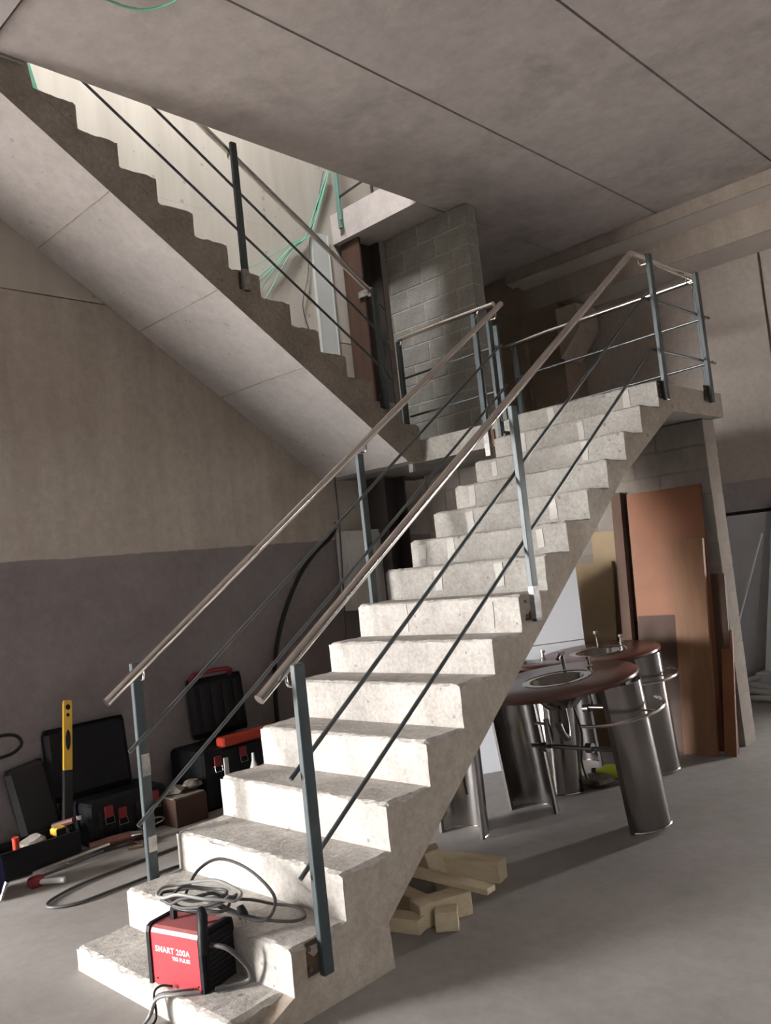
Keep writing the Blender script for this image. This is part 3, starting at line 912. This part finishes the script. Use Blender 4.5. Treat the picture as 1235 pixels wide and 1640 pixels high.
MB().lathe([(0, 0), (.02, 0), (.02, .025), (0, .025)], 12, Matrix.Translation((-1.59, .77, .30))).build('head', 'inox', o)
for k, (a, b, r, lab) in enumerate((((-1.44, .40, .115), (-1.40, .86, .15), .011, 'long bright steel pry bar on the floor beside the tool tray'),
                                    ((-1.36, .42, .108), (-1.36, .80, .13), .009, 'dull thin steel rod lying next to the bright pry bar'))):
    tag(MB().tube([a, ((a[0] + b[0]) / 2, (a[1] + b[1]) / 2, (a[2] + b[2]) / 2), b], r, 8).build('pry_bar', 'inox' if k == 0 else 'rod'), lab, 'bar')
o = thing('grinder', 'brownish red angle grinder lying on the floor in front of the tool case', 'grinder')
MB().tube([(-1.50, .78, .135), (-1.46, .92, .14), (-1.42, 1.02, .15)], [.03, .034, .028], 12).build('body', 'brownt', o)
MB().tube([(-1.42, 1.02, .15), (-1.39, 1.08, .15)], [.03, .026], 12).build('gear_head', 'inoxb', o)
MB().lathe([(0, 0), (.058, 0), (.058, .004), (0, .004)], 20, Matrix.Translation((-1.38, 1.08, .112))).build('disc', 'brownt', o)
MB().tube(smoothpath([(-1.50, .78, .135), (-1.53, .70, .11), (-1.47, .62, .10), (-1.42, .66, .10)], 4), .006, 6).build('lead', 'cable', o)
o = thing('hammer', 'short hammer with a red head lying on the floor at the far left', 'hammer')
MB().tube([(-1.26, .36, .115), (-1.15, .46, .112)], [.016, .018], 10).build('handle', 'whitep', o)
MB().box((-1.30, .31, ZF), (-1.24, .39, .145), ch=.01).build('head', 'redp', o)
o = thing('clamp_screw', 'small brass coloured clamp lying beside the grinder on the floor', 'clamp')
MB().tube([(-1.34, .95, .105), (-1.31, 1.03, .105)], .014, 8).build('screw', 'brass', o)
MB().box((-1.33, 1.02, ZF), (-1.30, 1.06, .13), ch=.005).build('jaw', 'inoxb', o)
tag(MB().tube(smoothpath([(-1.40, 1.06, .20), (-1.38, 1.12, .22), (-1.38, 1.2, .22), (-1.40, 1.24, .19), (-1.42, 1.18, .17), (-1.41, 1.10, .17)], 4, True), .006, 6, closed=True).build('wire_coil', 'inoxb'), 'small coil of pale wire in front of the black tool case', 'wire')
o = thing('blue_bag', 'dark blue cloth bag cut off by the left edge of the photo', 'bag')
MB().loft([[(-1.36 + r * math.cos(a), .10 + r * .8 * math.sin(a), z) for a in [2 * PI * k / 14 for k in range(14)]] for r, z in ((.10, ZF), (.14, .14), (.13, .26), (.10, .36), (.05, .40))]).build('body', 'blue', o, smooth=True)
MB().tube([(-1.22, .14, .10), (-1.2, .17, .19)], .012, 8).build('buckle', 'inoxb', o)
o = thing('carton', 'small dark carton with rags on it left of the stair railing', 'carton')
MB().box((-1.66, 1.36, ZF), (-1.44, 1.60, .27), Matrix.Identity(4)).build('body', 'mdf3', o)
MB().box((-1.66, 1.36, .268), (-1.46, 1.60, .275)).build('flap', 'rag', o)
for k, (x, y, z, r) in enumerate(((-1.60, 1.45, .31, .06), (-1.55, 1.56, .33, .055))):
    bmv = []
    rr = random.Random(k)
    rings = []
    for j in range(7):
        ph = -PI / 2 + PI * j / 6
        rings.append([(x + r * math.cos(ph) * math.cos(a) * rr.uniform(.5, 1.3) * 1.3, y + r * math.cos(ph) * math.sin(a) * rr.uniform(.5, 1.3) * 1.3, z - .01 + r * .6 * math.sin(ph) * rr.uniform(.7, 1.1)) for a in [2 * PI * q / 12 for q in range(12)]])
    tag(MB().loft(rings).build('rag', 'rag', smooth=True), ('crumpled cream rag on the small carton, nearer the grinder', 'crumpled cream rag on the small carton, nearer the wall cabinet')[k], 'rag', 'rags on the carton')


# ------------------------------------------------------------------ washbasin stands under the stairs
def half_pipe(cx, cy, r, a0, a1, z0, z1, th=.004, n=14):
    b = MB()
    prof = [(r, z0), (r, z1), (r - th, z1), (r - th, z0), (r, z0)]
    b.lathe(prof, n, Matrix.Translation((cx, cy, 0)), a0, a1)
    return b


def basin_stand(name, label, loc, rz, tilt, R=.45, off=.30, legs=(1, -1), left_open=-80, rail=True):
    """legs: +1 the pedestal on the +x side with its back outwards, -1 the one on the -x side"""
    t = thing(name, label, 'washbasin', 'washbasin stands under the stairs', loc, rz)
    t.rotation_euler = (tilt[0], tilt[1], rz)
    H = .79
    top = MB().lathe([(.165, H + .030), (R - .012, H + .030), (R, H + .022), (R, H + .006), (R - .01, H), (.165, H), (.165, H + .030)], 48)
    top.build('table_top', 'maroon', t)
    bs = MB().lathe([(.20, H + .034), (.205, H + .030), (.160, H + .031), (.150, H + .02), (.135, H - .07), (.09, H - .12), (.02, H - .13), (0, H - .13), (0, H - .136), (.095, H - .127), (.142, H - .07), (.163, H + .02), (.20, H + .034)], 36)
    bs.build('basin', 'inoxb', t)
    MB().lathe([(0, H - .126), (.05, H - .126), (.052, H - .12), (.02, H - .114), (0, H - .114)], 16).build('drain', 'brass', t)
    for sx in legs:
        a = math.radians(8) if sx > 0 else math.radians(left_open + 180)
        cx = sx * off
        p = half_pipe(cx, 0, .15, a - PI / 2, a + PI / 2, 0.0, H).build('pedestal', 'inoxb', t)
        for s in (-1, 1):
            ea = a + s * PI / 2
            mm = Matrix.Translation((cx + .146 * math.cos(ea), .146 * math.sin(ea), 0)) @ Matrix.Rotation(a, 4, 'Z')
            MB().box((-.022, -.008, 0.0), (.004, .008, H), mm).build('edge_strip', 'inoxd', p)
        MB().tube([(cx + .148 * math.cos(a - PI / 2 + PI * k / 12), .148 * math.sin(a - PI / 2 + PI * k / 12), .006) for k in range(13)], .006, 6).build('base_rim', 'inox', p)
        if rail and sx > 0:
            pts = [(cx - .02 + .25 * math.cos(q), .30 * math.sin(q), H - .16) for q in [-1.75 + 2.9 * k / 18 for k in range(19)]]
            rl = MB().tube(pts, .010, 8).build('towel_rail', 'inox', t)
            MB().tube([(cx + .149, 0, H - .16), (cx + .23, 0, H - .16)], .006, 6).build('rail_bracket', 'inox', rl)
    if len(legs) == 2:
        cb = MB().tube([(-off + .12, -.04, .44), (off - .02, -.04, .42)], .013, 10).build('cross_bar', 'inoxd', t)
        for s in (-1, 1):
            MB().lathe([(0, -.02), (.028, -.02), (.028, .02), (0, .02)], 12, Matrix.Translation((s * .15, -.04, .43)) @ Matrix.Rotation(PI / 2, 4, 'Y')).build('clamp', 'inoxd', cb)
    tr = MB().tube(smoothpath([(0, 0, H - .13), (0, 0, H - .25), (.02, -.05, H - .30), (.03, -.1, H - .26), (.03, -.12, H - .2)], 4), .02, 10).build('drain_trap', 'inoxd', t)
    MB().tube([(-.02, -.16, H - .16), (-.02, -.16, H - .24), (-.01, -.17, H - .30)], [.016, .022, .018], 10).build('stop_valve', 'inoxd', tr)
    MB().tube([(-.12, -.13, H - .19), (-.02, -.16, H - .19)], .009, 8).build('supply_pipe', 'inox', tr)
    MB().tube(smoothpath([(.06, .02, H - .14), (.07, .03, H - .3), (.05, .0, H - .45), (.07, -.01, H - .55)], 4), .007, 6).build('flexible_hose', 'blk', tr)
    tpz = H + .03
    tap = MB().tube(smoothpath([(-.10, .25, tpz), (-.10, .25, tpz + .07), (-.09, .23, tpz + .10), (-.05, .15, tpz + .105), (-.04, .11, tpz + .09)], 4), .011, 10).build('tap', 'inoxd', t)
    MB().lathe([(0, 0), (.02, 0), (.02, .012), (.012, .02), (.012, .05), (.018, .055), (.018, .07), (0, .075)], 12, Matrix.Translation((.08, .25, tpz))).build('tap_knob', 'inox', tap)
    MB().lathe([(0, 0), (.02, 0), (.02, .02), (0, .022)], 12, Matrix.Translation((-.10, .25, tpz + .09))).build('tap_lever', 'inox', tap)
    return t


basin_stand('basin_stand', 'round maroon topped washbasin stand on steel half-pipe legs, nearest and in full view', (.88, 2.63, ZF), math.radians(0), (math.radians(5), math.radians(-3)), R=.46, off=.36)
basin_stand('basin_stand', 'maroon topped washbasin stand behind the nearest one, beside the leaning boards', (.50, 3.70, ZF), math.radians(8), (math.radians(3), math.radians(-2)), R=.42, off=.28)
basin_stand('basin_stand', 'washbasin stand almost hidden behind the stair flight, open half-pipe leg to the front', (.40, 2.09, ZF), 0.0, (0, 0), R=.25, off=.0, legs=(-1,), left_open=-88, rail=False)
basin_stand('basin_stand', 'dusty washbasin stand against the white panels behind the stair flight', (.13, 3.05, ZF), 0.0, (math.radians(-4), 0), R=.32, off=.30, legs=(1,), rail=False)

# things stored under the stairs
wp = thing('insulated_panels', 'pair of stacked white insulated panels standing upright under the stairs', 'panel', loc=(-.55, 2.85, ZF), rz=math.radians(58))
MB().box((0, 0, 0), (1.35, .05, .86)).build('panel', 'white', wp)
MB().box((0, 0, .868), (1.35, .05, 1.45)).build('panel', 'white', wp)


def leaning(name, m, label, x0, x1, h, th, yb, yt, cat='board', twist=0.0):
    a = math.atan2(yt - yb, h)
    b = MB().box((x0, -th, 0), (x1, 0, h / math.cos(a)), Matrix.Translation((0, yb, ZF)) @ Matrix.Rotation(-a, 4, 'X'))
    return tag(b.build(name, m), label, cat)


leaning('brown_sheet', 'mdf', 'large brown sheet leaning on the block wall under the landing', .40, 1.0, 1.93, .02, 4.36, 4.505)
leaning('long_plank', 'mdf2', 'long light brown plank leaning in front of the large brown sheet', .76, 1.005, 1.53, .03, 4.20, 4.42)
leaning('narrow_board', 'mdf3', 'narrow dark board leaning between the plank and the wall end', 1.0, 1.10, 1.26, .02, 4.32, 4.48)
leaning('offcut_board', 'mdf', 'short brown offcut board leaning by the foot of the wall end', 1.035, 1.12, .85, .018, 4.24, 4.44)
leaning('short_sheet', 'mdf3', 'dark brown half-height sheet in front of the large brown sheet', .42, .78, .98, .02, 4.26, 4.40)
leaning('tan_sheet', 'tan', 'tan board leaning behind the maroon topped basins', -.12, .24, 1.42, .03, 4.22, 4.44)
leaning('pale_sheet', 'tan', 'pale tall board leaning just behind the tan board', .06, .32, 1.66, .02, 4.40, 4.48)
leaning('rusty_beam', 'column', 'rusty narrow beam leaning between the tan board and the brown sheet', .29, .37, 1.95, .06, 4.34, 4.50, 'beam')
bt = thing('spray_bottle', 'lime green bottle lying on the floor behind the nearest basin stand', 'bottle')
MB().lathe([(0, 0), (.035, 0), (.045, .01), (.045, .15), (.02, .19), (.016, .22), (0, .22)], 16, Matrix.Translation((.70, 3.48, ZF + .046)) @ Matrix.Rotation(-PI / 2, 4, 'Y') @ Matrix.Rotation(.25, 4, 'X')).build('body', 'lime', bt)
MB().lathe([(0, .22), (.018, .22), (.018, .25), (0, .25)], 12, Matrix.Translation((.70, 3.48, ZF + .046)) @ Matrix.Rotation(-PI / 2, 4, 'Y') @ Matrix.Rotation(.25, 4, 'X')).build('cap', 'blk', bt)
for k, (x, y, lab) in enumerate(((.36, 3.14, 'crumpled pale rag on the floor between the basin stands, left one'), (.58, 3.26, 'crumpled pale rag on the floor beside the lime green bottle'))):
    rr = random.Random(20 + k)
    rings = []
    for j in range(7):
        ph = -PI / 2 + PI * j / 6
        rings.append([(x + .12 * math.cos(ph) * math.cos(a) * rr.uniform(.55, 1.25), y + .11 * math.cos(ph) * math.sin(a) * rr.uniform(.55, 1.25), ZF + .035 + .035 * math.sin(ph) * (1 + .25 * rr.random() if j > 2 else 1)) for a in [2 * PI * q / 14 for q in range(14)]])
    tag(MB().loft(rings).build('floor_rag', 'rag', smooth=True), lab, 'rag', 'rags under the stairs')

# timber offcuts by the stair foot
cuts = [((.76, 1.60, ZF), (.50, .10, .10), 14, 0, 'thick timber block at the back of the offcut pile, squared end to the right'),
        ((.80, 1.18, ZF), (.50, .08, .085), -12, 0, 'timber offcut lying low at the front left of the pile'),
        ((1.02, 1.18, ZF), (.26, .10, .10), 70, 0, 'short upright-ended timber block in the middle of the pile'),
        ((1.10, 1.12, ZF), (.10, .09, .08), 40, 0, 'stubby cube of timber at the front right of the pile'),
        ((.93, 1.30, ZF + .105), (.54, .07, .026), 4, 2, 'thin pale lath lying across the top of the timber pile'),
        ((.80, 1.45, ZF + .0), (.08, .09, .20), 50, -14, 'small timber piece tipped up on the back of the pile'),
        ((.96, 1.02, ZF), (.16, .09, .06), 15, 0, 'splintered timber end at the front of the pile')]
for loc, dim, rz, ry, lab in cuts:
    mtx = Matrix.Translation((loc[0], loc[1], loc[2])) @ Matrix.Rotation(math.radians(rz), 4, 'Z') @ Matrix.Rotation(math.radians(ry), 4, 'Y')
    b = MB().box((-dim[0] / 2, -dim[1] / 2, 0), (dim[0] / 2, dim[1] / 2, dim[2]), mtx, ch=.004)
    tag(b.build('timber_offcut', 'timber'), lab, 'timber', 'timber offcuts by the stair foot')

# ------------------------------------------------------------------ glazed leaf and coil at the far right
gl = thing('glazed_door_leaf', 'white aluminium framed glass leaf leaning at the far right against the back wall', 'door leaf')
mg = Matrix.Translation((.50, 6.55, .30)) @ Matrix.Rotation(math.radians(8), 4, 'Y') @ Matrix.Rotation(math.radians(-5), 4, 'X')
MB().box((0, 0, 0), (.05, .05, 1.62), mg).build('stile', 'alu', gl)
MB().box((.85, 0, 0), (.90, .05, 1.62), mg).build('stile', 'alu', gl)
MB().box((.05, 0, 1.57), (.85, .05, 1.62), mg).build('rail', 'alu', gl)
MB().box((.05, 0, 0), (.85, .05, .06), mg).build('rail', 'alu', gl)
MB().box((.05, .02, .06), (.85, .03, 1.57), mg).build('pane', 'glass', gl)
o = MB().tube([(.66, 6.50, 1.60), (.42, 6.42, .92), (.18, 6.34, .24)], .009, 8).build('white_rod', 'alu')
tag(o, 'thin white rod leaning beside the glazed leaf', 'rod')
o = MB()
for k in range(3):
    n = 24
    o.tube([(.62 + (.27 + .02 * k) * math.cos(2 * PI * i / n), 6.35 + (.24 - .02 * k) * math.sin(2 * PI * i / n), ZF + .03 + .055 * k + .012 * math.sin(3 * 2 * PI * i / n + k)) for i in range(n)], .026, 8, closed=True)
tag(o.build('white_hose_coil', 'whitep'), 'coil of white hose on the floor below the glazed leaf', 'hose')
tag(MB().box((.42, 6.50, ZF), (1.5, 6.75, .29), ch=.01).build('white_plinth', 'white'), 'low white block under the glazed leaf at the far right', 'block')
